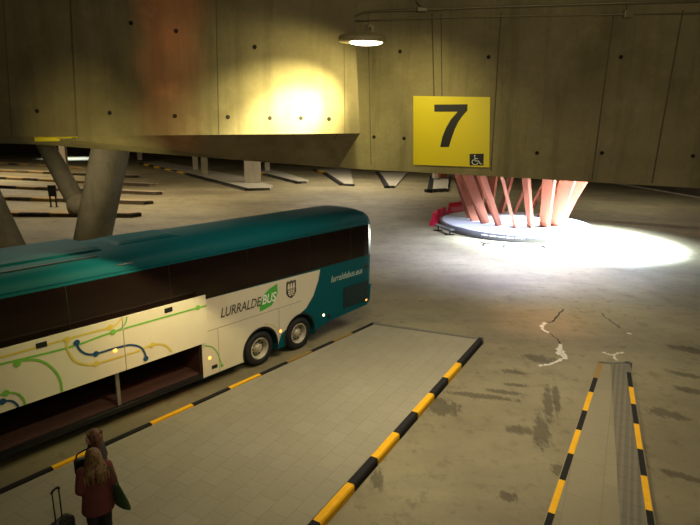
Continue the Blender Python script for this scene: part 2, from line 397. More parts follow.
bp = MB(); s_, z_ = pl(118, 392, -.05); bp.rbox(B(s_, .05, .88), (.09, .07, .86), 'metal', .012); bp.build('bay_post', bus)
bp = MB(); bp.box(B(5.06, -.004, .37), (4.72, .03, .11), 'blackplastic'); bp.tube([B(2.72, -.02, .425), B(7.42, -.02, .425)], .010, 'darkmetal'); bp.build('sill', bus)
# window band
def pz(z):
    for (y0, z0), (y1, z1) in zip(prof, prof[1:]):
        if z0 <= z <= z1 and z1 > z0: return y0 + (y1 - y0) * (z - z0) / (z1 - z0)
    return 0
def band(mb, s0, s1, z0, z1, out, mn, sides=1):
    zs = [z0 + (z1 - z0) * k / 6 for k in range(7)]
    g = [[B(s, pz(z) - out, z) for z in zs] for s in (s0, s1)]
    g2 = [[B(s, 2.55 - pz(z) + out, z) for z in zs] for s in (s0, s1)]
    for q in ((g,) if sides == 1 else (g2,)): mb.add(q[0] + q[1], [(k, k + 1, 8 + k, 7 + k) for k in range(6)], mn)
fm_ = MB(); band(fm_, -.3, 13.9, 2.37, 3.40, .008, 'glass', 2); tag(fm_.build('window_band', bus, fix=False), 'long dark tinted window strip')
wm = MB(); band(wm, -.3, 13.9, 2.37, 3.40, .008, 'glass', 1)
y_ = lambda z, e: pz(z) - .008 + e * .9
zs = [2.37 + 1.03 * k / 6 for k in range(7)]
stations = [(13.9, 0), (14.16, .02), (14.32, .07), (14.41, .155)]
wm.add([B(s, y_(z, e), z - (e * .55 if z > 3.3 else 0)) for s, e in stations for z in zs], [(i * 7 + k, i * 7 + k + 1, i * 7 + 8 + k, i * 7 + 7 + k) for i in range(3) for k in range(6)], 'glass')
tag(wm.build('window_band', bus, fix=False), 'long dark tinted window strip')
for s in (2.1, 4.4, 6.7, 9.0, 11.3, 13.2):
    d = MB(); band(d, s - .006, s + .006, 2.37, 3.40, .010, 'blackplastic'); d.build('window_divider', bus, fix=False)
d = MB(); d.box(B(14.47, 1.275, 2.7), (.02, 1.7, .95), 'glass'); d.build('rear_window', bus)
d = MB(); d.box(B(-.63, 1.275, 2.2), (.02, 1.8, 1.5), 'glass'); d.build('windscreen', bus)
# roof gear
def roofpod(s0, s1, y0, y1, h, name, mn='teal', z0=3.66, taper=.35):
    r = MB(); rr = []
    for s, k in [(s0, 0), (s0 + taper, .75), (s0 + taper * 1.8, 1), (s1 - taper * 2.4, 1), (s1 - taper, .6), (s1, 0)]:
        hh = h * k + .005
        rr.append([B(s, y0, z0), B(s, y0 + .06, z0 + hh * .6), B(s, y0 + .2, z0 + hh), B(s, y1 - .2, z0 + hh), B(s, y1 - .06, z0 + hh * .6), B(s, y1, z0)])
    r.loft(rr, mn, True, False); return r.build(name, bus)
roofpod(-.2, 5.6, .62, 2.2, .1, 'roof_air_unit', z0=3.82, taper=.1); roofpod(5.9, 7.6, .8, 1.9, .05, 'roof_vent', z0=3.85, taper=.1)
g = MB(); g.box(B(2.45, .4, 3.795), (5.6, .05, .03), 'blackplastic'); g.build('roof_gutter', bus)
g = MB(); g.tube([B(-.3, .055, 3.47), B(14.0, .055, 3.47)], .014, 'teal'); g.build('roof_rail', bus)
g = MB(); g.tube([B(5.5, .1, 3.60), B(5.9, .1, 3.60)], .014, 'metal'); g.build('roof_lamp', bus)
# rear side: white panel
edge = [pl(320, 269.6), pl(318, 281), pl(313, 296), pl(306, 308)]
e0 = edge[0]
wp = [(7.45, 2.36), (7.45, 1.4), (7.45, .32)] + [(c, z) for c, z in arch(WH[0][0], .5, .32, AR + .005)]
wp += [(10.12, .72)] + [(WH[1][0] + (AR + .005) * math.cos(a), .5 + (AR + .005) * math.sin(a)) for a in [math.radians(d) for d in (150, 135, 120, 105, 92)]]
wp += [edge[3], edge[2], edge[1], edge[0]]
w = MB(); w.prism([B(s, -.006, z) for s, z in wp], (0, .005, 0), 'white')
tag(w.build('side_panel', bus), 'white rear side panel')
sm = MB(); sm.box(B(9.2, -.007, 1.52), (3.5, .004, .008), 'joint'); sm.build('panel_seam', bus)
for s in (7.95, 10.05):
    sm = MB(); sm.box(B(s, -.007, .92 if s < 9 else 1.05), (.008, .004, 1.19 if s < 9 else .9), 'joint'); sm.build('panel_seam', bus)
# graphics
def side_text(body_, c0, c1, zt, mn, name, shear=.25, out=.012, bold=.015, slope=0):
    vs_, fs_ = text_mesh(body_, shear, bold); t = MB()
    t.add([B(c0[0] + u * (c1[0] - c0[0]), -out, c0[1] + (c1[1] - c0[1]) * u + v * zt) for u, v in vs_], fs_, mn)
    o = t.build(name, bus, fix=False); return o
lf = MB()
LP = [(349, 243), (346, 205), (356, 178), (374, 140), (404, 108), (450, 78), (452, 128), (440, 168), (418, 205), (385, 225)]
LP = [pl(200 + x * .1714, 270 + y * .1714) for x, y in LP]
lf.add([B(s, -.009, z) for s, z in LP], [list(range(len(LP)))], 'green'); tag(lf.build('leaf_emblem', bus), 'green leaf emblem')
q0, q1 = pl(220.5, 317), pl(261.2, 306.2)
tag(side_text('LURRALDE', (q0[0], 1.76), (q1[0], 1.76), .26, 'greytext', 'operator_lettering'), 'grey lettering LURRALDE')
q2 = pl(275.5, 297)
tag(side_text('BUS', (q1[0] + .03, 1.77), (q2[0] + .02, 1.77), .27, 'signwhite', 'operator_lettering', out=.016), 'white lettering BUS')
q0, q1 = pl(331, 281), pl(362, 272.6)
tag(side_text('lurraldebus.eus', (q0[0], 1.8), (q1[0], 1.8), .21, 'paletext', 'web_address', bold=.004), 'pale web address lettering')
cs, cz = pl(291, 289.3); cr = MB()
shield = [(-.19, .24), (-.13, .27), (-.065, .24), (0, .28), (.065, .24), (.13, .27), (.19, .24), (.2, -.1), (.12, -.21), (0, -.27), (-.12, -.21), (-.2, -.1)]
cr.add([B(cs + x, -.009, cz + z) for x, z in shield], [list(range(len(shield)))], 'greytext')
for x in (-.1, 0, .1): cr.add([B(cs + x + a, -.013, cz + z) for a, z in ((-.045, .03), (.045, .03), (.03, .16), (0, .2), (-.03, .16))], [(0, 1, 2, 3, 4)], 'white')
for z in (-.04, -.1, -.16):
    for x in ((-.09, 0, .09) if z > -.12 else (-.05, .05)): cr.box(B(cs + x, -.013, cz + z), (.07, .004, .04), 'white')
cr.box(B(cs, -.013, cz + .005), (.3, .004, .012), 'white'); tag(cr.build('crest_emblem', bus), 'grey shield crest with white trees')
# grille, lights, caps
gr = MB(); gr.box(B(13.5, -.004, 1.14), (1.25, .02, .68), 'blackplastic')
for k in range(8): gr.box(B(13.5, -.017, .85 + k * .083), (1.2, .012, .03), 'teal_dark')
gr.build('engine_grille', bus)
def lens(x, y, mn, name='marker_lamp', out=0., par=bus):
    s, z = pl(x, y, out); l = MB(); l.lathe([(.045, 0), (.04, .012), (.02, .022)], B(s, -out - .006, z), mn, 14, (0, -1, 0)); return l.build(name, par)
lens(323.5, 315, 'whitelens'); lens(366, 299.5, 'amber'); lens(280.3, 331, 'amber'); lens(209.5, 358, 'amber')
s_, z_ = pl(214.5, 366.5); b_ = MB(); b_.rbox(B(s_, -.008, z_), (.17, .02, .1), 'blackplastic', .006); b_.build('fuel_flap', bus)
s_, z_ = pl(366, 268); b_ = MB(); b_.rbox(B(14.05, .0, 1.98), (.2, .02, .14), 'blackplastic', .006); b_.build('air_vent', bus)
s_, z_ = pl(329, 322); b_ = MB(); b_.rbox(B(s_, -.006, .72), (.12, .02, .1), 'blackplastic', .006); b_.build('tow_flap', bus)
ga = MB()
P = smooth_line([B(*(lambda q: (q[0], -.01, q[1]))(pl(100 + x * .2286, 330 + y * .2286))) for x, y in ((458, 68), (492, 76), (515, 105), (530, 150))])
ga.ribbon(P, .035, (0, -1, 0), 'linegreen'); q = pl(100 + 532 * .2286, 330 + 155 * .2286); dot(ga, B(q[0], -.012, q[1]), .05, Vector((0, -1, 0)), 'linegreen'); tag(ga.build('route_graphic', bus, fix=False), 'green arc ending in a dot'); ga = MB()
P = smooth_line([B(*(lambda q: (q[0], -.01, q[1]))(pl(200 + x * .1714, 270 + y * .1714))) for x, y in ((372, 315), (410, 318), (440, 335), (462, 358))])
ga.ribbon(P, .02, (0, -1, 0), 'lineyellow')
tag(ga.build('route_graphic', bus, fix=False), 'thin yellow arc over the wheel')
# wheels
def wheel(s, y=.02, sign=-1):
    w = MB(); ax = (0, sign, 0); c = B(s, y + .3 if sign < 0 else y - .3, .5)
    w.lathe([(.30, 0), (.47, 0), (.5, .05), (.5, .23), (.47, .285), (.36, .30), (.315, .275), (.305, .1)], c, 'rubber', 36, ax)
    o = w.build('wheel', bus)
    r = MB(); r.lathe([(.315, .265), (.305, .288), (.285, .28), (.265, .19), (.24, .13), (.16, .15), (.125, .17), (.12, .235), (.09, .255), (.001, .258)], c, 'rim', 30, ax, True, False)
    for k in range(8):
        a = 2 * math.pi * (k + .5) / 8; q_ = c + Vector((.215 * math.cos(a), sign * .146, .215 * math.sin(a))); r.tube([q_, q_ + Vector((0, sign * .004, 0))], .026, 'blackplastic', 10)
    for k in range(10):
        a = 2 * math.pi * k / 10; r.tube([c + Vector((.185 * math.cos(a), sign * .17, .185 * math.sin(a))), c + Vector((.185 * math.cos(a), sign * .205, .185 * math.sin(a)))], .016, 'darkmetal', 6)
    r.build('rim', o)
for s in (FW, WH[0][0], WH[1][0]): wheel(s); wheel(s, 2.53, 1)
for s in (FW, WH[0][0], WH[1][0]):
    ax_ = MB(); ax_.tube([B(s, .35, .5), B(s, 2.2, .5)], .09, 'darkmetal'); ax_.build('axle', bus)
for s in (WH[0][0], WH[1][0]):
    l = MB(); pp = [B(s + AR * math.cos(a), -.012, .5 + AR * math.sin(a)) for a in [math.radians(d) for d in range(-15, 196, 7)]]
    l.ribbon(pp, .05, (0, -1, 0), 'blackplastic'); l.build('wheel_arch_trim', bus, fix=False)
# raised luggage hatches
OUT = .25
hz0, hz1 = 1.35, 2.56
sA = pl(124.5, 345, OUT)[0]; sR = pl(207, 320, OUT)[0]
def hatch(s0, s1, lines, nodes, handle, lamp):
    h = MB(); h.rbox(B((s0 + s1) / 2, -OUT + .03, (hz0 + hz1) / 2), (s1 - s0, .05, hz1 - hz0), 'white', .006)
    o = tag(h.build('luggage_hatch', bus), 'white raised luggage hatch with coloured route lines')
    gph = MB(); k = 0
    for mn, w_, pts in lines:
        k += 1
        P = []
        for x, y in pts:
            s, z = pl(x * .2857, 270 + y * .2857, OUT); P.append(B(s, -OUT - .004 - .0008 * k, z))
        P = smooth_line(P, 40)
        P = [p for p in P if s0 + .002 <= p.x + SX <= s1 - .002 and hz0 + .01 < p.z < hz1 - .01]
        if len(P) > 1: gph.ribbon(P, w_ * .8, (0, -1, 0), mn)
    for mn, x, y in nodes:
        s, z = pl(x * .2857, 270 + y * .2857, OUT)
        if s0 + .08 < s < s1 - .06: dot(gph, B(s, -OUT - .012, z), .062, Vector((0, -1, 0)), mn)
    gph.build('route_graphic', o, fix=False)
    s, z = pl(*handle, OUT); hb = MB(); hb.rbox(B(s, -OUT, z), (.2, .02, .11), 'blackplastic', .008); hb.build('handle', o)
    for s in (s0 + .25, s1 - .25):
        am = MB(); am.tube([B(s, .0, 2.2), B(s, -OUT + .05, 2.0)], .016, 'darkmetal', 8); am.build('hinge_arm', o); am = MB(); am.tube([B(s, .02, 1.45), B(s, -OUT + .05, 1.75)], .016, 'darkmetal', 8); am.build('hinge_arm', o)
    if lamp: lens(*lamp, 'amber', 'marker_lamp', OUT, o)
LN = [('lineyellow', .05, [(-60, 320), (0, 306), (230, 243), (385, 200), (412, 185), (428, 165)]),
      ('linegreen', .05, [(-60, 347), (0, 330), (150, 294), (270, 262), (395, 217), (560, 169), (700, 130), (735, 121)]),
      ('linegreen', .04, [(395, 217), (425, 203), (440, 182), (444, 160)]),
      ('linegreen', .055, [(60, 318), (120, 314), (160, 326), (195, 356), (213, 392), (216, 425)]),
      ('lineyellow', .05, [(235, 243), (237, 280), (262, 318), (300, 330), (340, 327), (480, 284), (530, 262), (575, 262), (600, 285)]),
      ('lineblue', .055, [(268, 253), (276, 275), (300, 293), (335, 293), (400, 274), (455, 262), (490, 270), (506, 290), (510, 312)]),
      ('linegreen', .045, [(-20, 445), (20, 430), (60, 432), (82, 452), (88, 472)]),
      ('lineblue', .05, [(-20, 470), (8, 460), (40, 458), (58, 470), (64, 482)])]
ND = [('lineyellow', 235, 243), ('lineyellow', 385, 200), ('linegreen', 395, 217), ('linegreen', 60, 328), ('linegreen', 692, 131), ('lineyellow', 337, 327), ('lineyellow', 532, 262), ('lineblue', 268, 254), ('lineblue', 335, 293), ('lineblue', 510, 310), ('linegreen', 20, 430), ('lineblue', 8, 460)]
hatch(sA + .006, sR, LN, ND, (168.5, 310), None)
hatch(2.6, sA - .006, LN, ND, (41.5, 345), (115, 350.5))
s_, z_ = pl(207, 320, OUT)

# ------------------------------------------------------------------ platforms
def paver_material(name, ang, c1, c2, tw, th):
    t = NT(name); o = t.obj()
    mp = t.n('ShaderNodeMapping', {'Vector': o, 'Rotation': (0, 0, ang)}).outputs[0]
    br_ = t.n('ShaderNodeTexBrick', {'Vector': mp, 'Color1': c1, 'Color2': c2, 'Mortar': lin(c1, .74), 'Scale': 1.0, 'Mortar Size': .008, 'Brick Width': tw, 'Row Height': th, 'Bias': 0.}).outputs[0]
    big = t.noise(o, .5, 5, .6); fine = t.noise(o, 16, 5, .7); sp = t.noise(o, 2.5, 5, .7)
    c = t.mix(t.math('MULTIPLY', t.ramp(big, .35, .7), .45), br_, lin(c1, .72))
    c = t.mix(t.math('MULTIPLY', t.ramp(sp, .6, .75), .3), c, lin(c1, .55))
    c = t.mix(t.math('MULTIPLY', t.ramp(fine, .4, .75), .22), c, lin(c1, .6))
    return t.out(c, .8, spec=.25, bump=fine, bs=.15, bd=.01)
PZ = .15
kdir = (gz(483, 338, PZ) - gz(310, 525, PZ)).normalized()
M['paver'] = paver_material('platform_pavers', -math.atan2(kdir.y, kdir.x), srgb(148, 142, 120), srgb(142, 136, 114), .5, .4)
ndir = (gz(615, 363, PZ) - gz(600, 525, PZ)).normalized()
M['paver2'] = paver_material('narrow_platform_slabs', -math.atan2(ndir.y, ndir.x), srgb(142, 134, 108), srgb(132, 124, 98), 1.2, .6)
M['farpaver'] = paver_material('far_pavers', .3, srgb(166, 160, 142), srgb(154, 148, 130), .8, .4)
M['leftpaver'] = paver_material('left_far_pavers', .3, srgb(158, 140, 108), srgb(145, 128, 98), .8, .4)
def tactile():
    t = NT('tactile_ribs'); o = t.obj()
    mp = t.n('ShaderNodeMapping', {'Vector': o, 'Rotation': (0, 0, -math.atan2(ndir.y, ndir.x))}).outputs[0]
    wv = t.n('ShaderNodeTexWave', {'Vector': mp, 'Scale': 2.6, 'Distortion': 0.}, bands_direction='Y').outputs[1]
    br_ = t.n('ShaderNodeTexBrick', {'Vector': mp, 'Color1': (1, 1, 1, 1), 'Color2': (1, 1, 1, 1), 'Mortar': (.75, .75, .75, 1), 'Scale': 1., 'Mortar Size': .012, 'Brick Width': .4, 'Row Height': .4}, offset=0.).outputs[0]
    fine = t.noise(o, 12)
    c = t.mix(wv, srgb(98, 93, 76), srgb(116, 110, 92)); c = t.mix(1.0, c, br_, 'MULTIPLY'); c = t.mix(t.math('MULTIPLY', fine, .3), c, srgb(80, 74, 60))
    return t.out(c, .8, bump=wv, bs=.4, bd=.01)
M['tactile'] = tactile()
def kerb(mb, path, inward, cuts, wid=.2, z=PZ):
    """path: polyline; cuts: list of (length, material) along it"""
    P = [Vector((p.x, p.y, 0)) for p in path]
    d = [(P[i + 1] - P[i]).length for i in range(len(P) - 1)]
    def at(L):
        for i, k in enumerate(d):
            if L <= k or i == len(d) - 1: return P[i] + (P[i + 1] - P[i]) * (L / k), (P[i + 1] - P[i]).normalized()
            L -= k
    tot = sum(d); L = 0
    for ln, mn in cuts:
        a_ = L; b_ = min(L + ln, tot)
        if b_ - a_ < .02: break
        p, t_ = at(a_ + 1e-4); q, _ = at(b_ - 1e-4)
        nn = Vector((-t_.y, t_.x, 0))
        if nn.dot(inward) < 0: nn = -nn
        bev = .025
        ring_ = lambda c: [c, c + Vector((0, 0, z - bev)) , c + nn * bev + Vector((0, 0, z + .012)), c + nn * wid + Vector((0, 0, z + .012)), c + nn * wid]
        mb.loft([ring_(p), ring_(q)], mn, True, False)
        L = b_
        if L >= tot - .02: break
def stripes(lens_, first):
    o = []; cur = first
    for l in lens_: o.append((l, cur)); cur = 'black' if cur != 'black' else 'yellow'
    return o
def platform(label, poly, name='bus_platform', mat='paver', group=None, h=PZ):
    c = sum(poly, Vector()) / len(poly); c.z = 0
    r = empty(name, c, label, 'platform', group=group)
    pm_ = MB(); pm_.prism([Vector((p.x, p.y, 0)) for p in poly], (0, 0, h), mat)
    relbuild(pm_, 'paving', r); return r
# main platform
K0, K1 = gz(0, 488.6, PZ), gz(372, 322.5, PZ); kd = (K1 - K0).normalized()
KL = K0 - kd * 7.0
R0, R1 = gz(324, 525, PZ), gz(484, 338.5, PZ); RL = R0 - kdir * 6.0
kin = Vector((kd.y, -kd.x, 0)); rin = Vector((-kdir.y, kdir.x, 0))
far_r = R1
main = platform('wide paved platform between the coach and the yellow-black kerb', [KL + kin * .2, K1 + kin * .15, R1 + rin * .15, RL + rin * .2])
kb = MB(); s0 = (gz(49, 465, PZ) - KL).length
kerb(kb, [KL, K1], kin, [(s0 - 5.0, 'black'), (1.0, 'yellow'), (1.0, 'black'), (1.0, 'yellow'), (1.0, 'black'), (1.0, 'black')] + [(.72, 'yellow'), (1.37, 'black'), (1.08, 'yellow'), (1.1, 'black'), (1.02, 'yellow'), (1.0, 'black'), (1.0, 'pale_yellow'), (1.0, 'black'), (.9, 'pale_yellow'), (1.1, 'black'), (1, 'greypaint'), (5, 'black')], .13)
tag(relbuild(kb, 'kerb', main), 'yellow and black kerb beside the coach')
kb = MB(); a0 = (R0 - RL).length
cuts = [(a0 - 5.0, 'yellow'), (1, 'black'), (1, 'yellow'), (1, 'black'), (1, 'yellow'), (1, 'black'), (1.16, 'yellow'), (.96, 'black'), (1.04, 'yellow'), (1.03, 'black'), (1.05, 'yellow'), (1.03, 'black'), (1.07, 'yellow'), (3, 'black')]
kerb(kb, [RL, R1], rin, cuts, .16); tag(relbuild(kb, 'kerb', main), 'yellow and black kerb on the open side')
kb = MB(); kerb(kb, [K1, R1], Vector((-.3, -1, 0)), [(9, 'greypaint')], .15); relbuild(kb, 'kerb', main)
# narrow platform
N = {k: gz(*p, PZ) for k, p in dict(a=(542.5, 525), b=(598, 361.5), c=(630, 362), d=(656, 525)).items()}
la = (N['a'] - N['b']).normalized(); lc_ = (N['d'] - N['c']).normalized()
A2, D2 = N['a'] + la * 5, N['d'] + lc_ * 5
ins = Vector((1, 0, 0))
nar = platform('narrow tapering platform between two striped kerbs at lower right', [A2, N['b'], N['c'], D2], mat='paver2')
kb = MB(); kerb(kb, [N['b'], A2], ins, [(1.2, 'pale_yellow'), (.94, 'black'), (1.08, 'yellow'), (.99, 'black'), (1.05, 'yellow'), (1.0, 'black'), (1.06, 'yellow'), (1, 'black'), (1, 'yellow'), (1, 'black'), (6, 'yellow')], .13); tag(relbuild(kb, 'kerb', nar), 'left striped kerb')
kb = MB(); kerb(kb, [N['c'], D2], -ins, [(.8, 'greypaint'), (.95, 'black'), (.97, 'yellow'), (1.0, 'black'), (1.09, 'yellow'), (.98, 'black'), (1.06, 'yellow'), (1, 'black'), (1, 'yellow'), (6, 'black')], .13); tag(relbuild(kb, 'kerb', nar), 'right striped kerb')
kb = MB(); kerb(kb, [N['b'], N['c']], Vector((0, -1, 0)), [(3, 'greypaint')], .12); relbuild(kb, 'kerb', nar)
tp = MB()
i0, i1 = gz(610.5, 364.5, PZ), gz(627.5, 364.5, PZ); j0, j1 = gz(620, 525, PZ), gz(646, 525, PZ)
j0 = i0 + (j0 - i0) * 1.7; j1 = i1 + (j1 - i1) * 1.7
tp.prism([i0, i1, j1, j0], (0, 0, .008), 'tactile'); tag(relbuild(tp, 'tactile_strip', nar), 'grey ribbed tactile strip')

# far platforms (right group)
def far_platform(label, pts, nk, first='black', seg=1.9, mat='farpaver', group=None, h=PZ, kcol=None):
    poly = [gz(x, y, h) for x, y in pts]
    cen = sum(poly, Vector()) / len(poly)
    area = sum(p.x * q.y - q.x * p.y for p, q in zip(poly, poly[1:] + poly[:1]))
    r = platform(label, poly, mat=mat, group=group, h=h)
    k = MB(); path = poly[:nk]
    e = (path[1] - path[0]); inw = Vector((-e.y, e.x, 0))
    if inw.dot(cen - path[0]) < 0: inw = -inw
    for i in range(nk - 1):
        e = path[i + 1] - path[i]; iw = Vector((-e.y, e.x, 0))
        if iw.dot(cen - path[i]) < 0: iw = -iw
        nseg = max(1, int(e.length / seg))
        cut = stripes([e.length / nseg] * nseg + [1], first) if (i == 0 and kcol is None) else [(e.length + 1, 'black')]
        kerb(k, [path[i], path[i + 1]], iw, cut, .5, h + .05)
    relbuild(k, 'kerb', r); return r
far_platform('far platform with a pale box column behind the coach roof', [(139, 163.2), (190, 175), (245, 189.4), (270, 189), (273, 185.3), (240, 176), (160, 161)], 4, seg=2.3)
far_platform('far platform ending in a point left of the concrete beam corner', [(246, 170), (262.5, 174), (297, 182.6), (307, 182), (309, 180.4), (290, 174), (270, 169)], 4, seg=2.3)
far_platform('far platform below the beam corner left of the sign', [(312, 169.5), (322.5, 172.6), (340, 184.4), (353.5, 185), (352, 177), (350, 168)], 4, seg=2.3)
far_platform('far wedge platform narrowing towards the viewer left of the sign', [(375, 172), (379, 176.5), (385, 186.8), (395, 186.8), (401.5, 179), (408, 172)], 4, seg=2.3, kcol=1)
far_platform('pale block end of a far platform under the yellow sign', [(430, 176), (427, 190.2), (448, 189.4), (449, 175)], 3, kcol=1, h=.25)
# left far platforms
left = [((-45, 214), (8, 214.3), (131.5, 215.5), 3.4, 'nearest left far platform behind the leaning columns'),
        ((-40, 197), (6, 198.2), (144, 203), 2.8, 'second nearest left far platform with a dark rounded end'),
        ((-40, 185), (0, 186), (153.5, 193.6), 2.6, 'third left far platform reaching furthest right of all'),
        ((-40, 176), (0, 177), (149, 185.2), 2.4, 'fourth left far platform with yellow-black kerb'),
        ((-40, 169), (0, 170), (132, 176.6), 2.0, 'fifth left far platform, farther than the fourth'),
        ((-30, 161.3), (0, 162), (110, 170.2), 1.6, 'farthest left platform below the dark back wall')]
for p0, p1, p2, wd, lab in left:
    a_, b_ = gz(*p0, PZ), gz(*p2, PZ); t_ = (b_ - a_).normalized(); nn = Vector((-t_.y, t_.x, 0)) * 1.5
    poly = [a_, b_, b_ + t_ * .5 + nn * .4, b_ + t_ * .1 + nn, a_ + nn]
    r = platform(lab, poly, mat='leftpaver', h=.22); k = MB(); L = (b_ - a_).length
    n_ = int((L - 3.0) / 2.1); cl = [(2.1, 'pale_yellow' if i % 2 else 'black') for i in range(n_)]; cl[-1] = (2.1, 'pale_yellow'); rem = L - 2.1 * n_
    kerb(k, [a_, b_], nn, cl + [(rem + 1, 'black')], .38, .24)
    kerb(k, [b_, poly[2]], -t_, [(3, 'black')], .38, .24); relbuild(k, 'kerb', r)

# ------------------------------------------------------------------ columns
def leaning(mb, p_lo, p_hi, r, mn='pillar', z1=8.6, n=28):
    d = p_hi - p_lo; a_ = p_lo + d * ((0 - p_lo.z) / d.z); b_ = p_lo + d * ((z1 - p_lo.z) / d.z)
    R = lambda c: [c + Vector((r * math.cos(2 * math.pi * k / n), r * math.sin(2 * math.pi * k / n), 0)) for k in range(n)]
    mb.loft([R(a_), R(a_.lerp(b_, .5)), R(b_)], mn); return a_, b_
YC = 20.0
lo_, hi_ = gy(93, 237, YC), gy(110, 153, YC)
base = lo_ + (hi_ - lo_) * ((0 - lo_.z) / (hi_.z - lo_.z))
fc = empty('forked_column', base, 'thick leaning concrete column with a thinner branch, behind the coach', 'column')
mb = MB(); leaning(mb, lo_, hi_, .66); relbuild(mb, 'shaft', fc)
mb = MB(); q0 = gy(75, 199, YC + .6); q1 = gy(46.5, 147, YC + 1.2); dd = (q1 - q0); qt = q0 + dd * ((8.6 - q0.z) / dd.z)
mb.tube([q0 - dd.normalized() * .25, q0, q1, qt], [.36, .35, .31, .3], 'pillar', 24); relbuild(mb, 'branch', fc)
mb = MB(); nc = gy(73.5, 204, YC + .3); sh = gy(95, 209, YC + .2)
mb.tube([nc + (nc - sh).normalized() * .12, nc, nc.lerp(sh, .5), sh], [.26, .4, .44, .44], 'pillar', 24); relbuild(mb, 'joint_stub', fc)
mb = MB(); lo2, hi2 = gy(5, 240, 21), gy(-21, 186, 21)
a_, b_ = leaning(mb, lo2, hi2, .62); tag(mb.build('leaning_column', None, a_), 'concrete column leaning left at the left edge behind the coach', 'column')
def boxcol(x0, x1, ybase, label, ytop=8.6, mn='boxcol', depth=.9, PZ=PZ):
    p, q = gz(x0, ybase), gz(x1, ybase); wd = (q - p).length; t_ = (q - p).normalized(); nn = Vector((-t_.y, t_.x, 0))
    c = (p + q) / 2 + nn * depth / 2; c.z = 0
    b_ = MB(); b_.rbox((c.x, c.y, ytop / 2 + PZ / 2 + .001), (wd, depth, ytop - PZ - .002), mn, .05, 2, Matrix.Rotation(math.atan2(t_.y, t_.x), 3, 'Z'))
    o = b_.build('box_column', None, (c.x, c.y, PZ)); return tag(o, label, 'column')
boxcol(244.5, 261, 184, 'wide pale box column on the far platform behind the coach', depth=1.6)
boxcol(265, 270, 172, 'slim pale column just right of the wide box column')
boxcol(193, 198.2, 171, 'slim pale column left of its taller neighbour, left of the wide box column')
boxcol(201.5, 208, 175.6, 'brownish tall column left of the wide pale box column', mn='pillar')
boxcol(137.5, 142.5, 161, 'small pale far column right of the thick leaning column')
boxcol(61.5, 67.5, 175, 'beige far column seen between the fork of the leaning column', mn='boxcol', PZ=.28)
boxcol(434, 438, 181.5, 'thin pale column under the lower edge of the yellow sign', PZ=.32)
boxcol(440, 447, 180, 'brown box column under the right half of the yellow sign', mn='rust', PZ=.32)
# board on two legs
c = gz(54, 207); b_ = empty('information_board', c, 'dark board on two legs left of the forked column', 'board')
k = MB(); k.rbox((0, 0, 1.25), (.62, .1, .85), 'blackplastic', .02); k.build('panel', b_)
for x in (-.22, .22):
    k = MB(); k.box((x, 0, .42), (.1, .08, .84), 'blackplastic'); k.box((x, 0, .02), (.14, .3, .04), 'blackplastic'); k.build('leg', b_)

# ------------------------------------------------------------------ round island with slatted column
IC = Vector((10.95, 36.4, 0)); IR = 4.9; IH = .42
isl = empty('round_island', IC, 'round raised island with grey side around the slatted red column', 'island')
k = MB(); k.lathe([(IR - .02, 0), (IR, .02), (IR, IH - .02), (IR - .02, IH), (IR - .16, IH)], (0, 0, 0), 'islandgrey', 96); k.build('rim_wall', isl)
k = MB(); k.lathe([(IR - .15, IH - .1), (IR - .15, IH + .012), (.1, IH + .012)], (0, 0, 0), 'islandtop', 96, smooth=False); k.build('top', isl)
k = MB()
a0, a1 = math.radians(232), math.radians(262); NN = 46
k.ribbon([Vector(((IR + .004) * math.cos(a0 + (a1 - a0) * i / 40), (IR + .004) * math.sin(a0 + (a1 - a0) * i / 40), .26)) for i in range(41)], .14, (math.cos((a0 + a1) / 2), math.sin((a0 + a1) / 2), 0), 'islandgrey')
for i in range(NN):
    a_ = a0 + (a1 - a0) * i / NN; hh = random.choice((.07, .09, .11)); 
    if i % 9 == 8: continue
    p = Vector(((IR + .012) * math.cos(a_), (IR + .012) * math.sin(a_), .26)); k.box(p, (.035, .006, hh), 'signwhite', Matrix.Rotation(a_ + math.pi / 2, 3, 'Z'))
tag(k.build('lettering', isl), 'line of small white lettering, too small to read')
SC = Vector((11.2, 37.1, 0)); RB, RT = 2.85, 3.85
sl = empty('slatted_column', SC, 'flared column of leaning red-brown slats standing on the round island', 'column')
for i in range(18):
    th = math.radians(174 + 20 * i); t2 = th - math.radians(13)
    pb = Vector((RB * math.cos(th), RB * math.sin(th), IH + .03)); pt = Vector((RT * math.cos(t2), RT * math.sin(t2), 3.2))
    pe = pb + (pt - pb) * ((8.6 - pb.z) / (pt.z - pb.z))
    rad = Vector((math.cos(th), math.sin(th), 0)); tn = Vector((-rad.y, rad.x, 0))
    k = MB(); hw, ht = .42, .09
    rg = lambda c, s: [c + rad * hw * s + tn * ht, c - rad * hw * s + tn * ht, c - rad * hw * s - tn * ht, c + rad * hw * s - tn * ht]
    k.loft([rg(pb, .9), rg(pe, 1.5)], 'rust', True, False); k.build('slat', sl)
# red barriers
def barrier(p, rz, label):
    r = tag(empty('traffic_barrier', p, label, 'barrier', rz, 'red barriers at the island'), label)
    k = MB(); sec = lambda x, w_=1.: [Vector((x, -.26 * w_, 0)), Vector((x, -.24 * w_, .16)), Vector((x, -.1 * w_, .5)), Vector((x, -.07 * w_, .85)), Vector((x, .07 * w_, .85)), Vector((x, .1 * w_, .5)), Vector((x, .24 * w_, .16)), Vector((x, .26 * w_, 0))]
    k.loft([sec(-.75, .8), sec(-.7), sec(.7), sec(.75, .8)], 'red', True, False); k.build('shell', r)
    for x in (-.4, .4):
        k = MB(); k.box((x, -.27, .05), (.25, .02, .1), 'blackplastic'); k.build('foot_slot', r)
barrier(gz(434, 224), math.radians(75), 'leftmost red plastic barrier beside the round island')
barrier(gz(441.5, 219.5), math.radians(62), 'middle red plastic barrier of three beside the round island')
barrier(gz(455, 213), math.radians(40), 'rearmost red plastic barrier beside the island, nearest the slats')
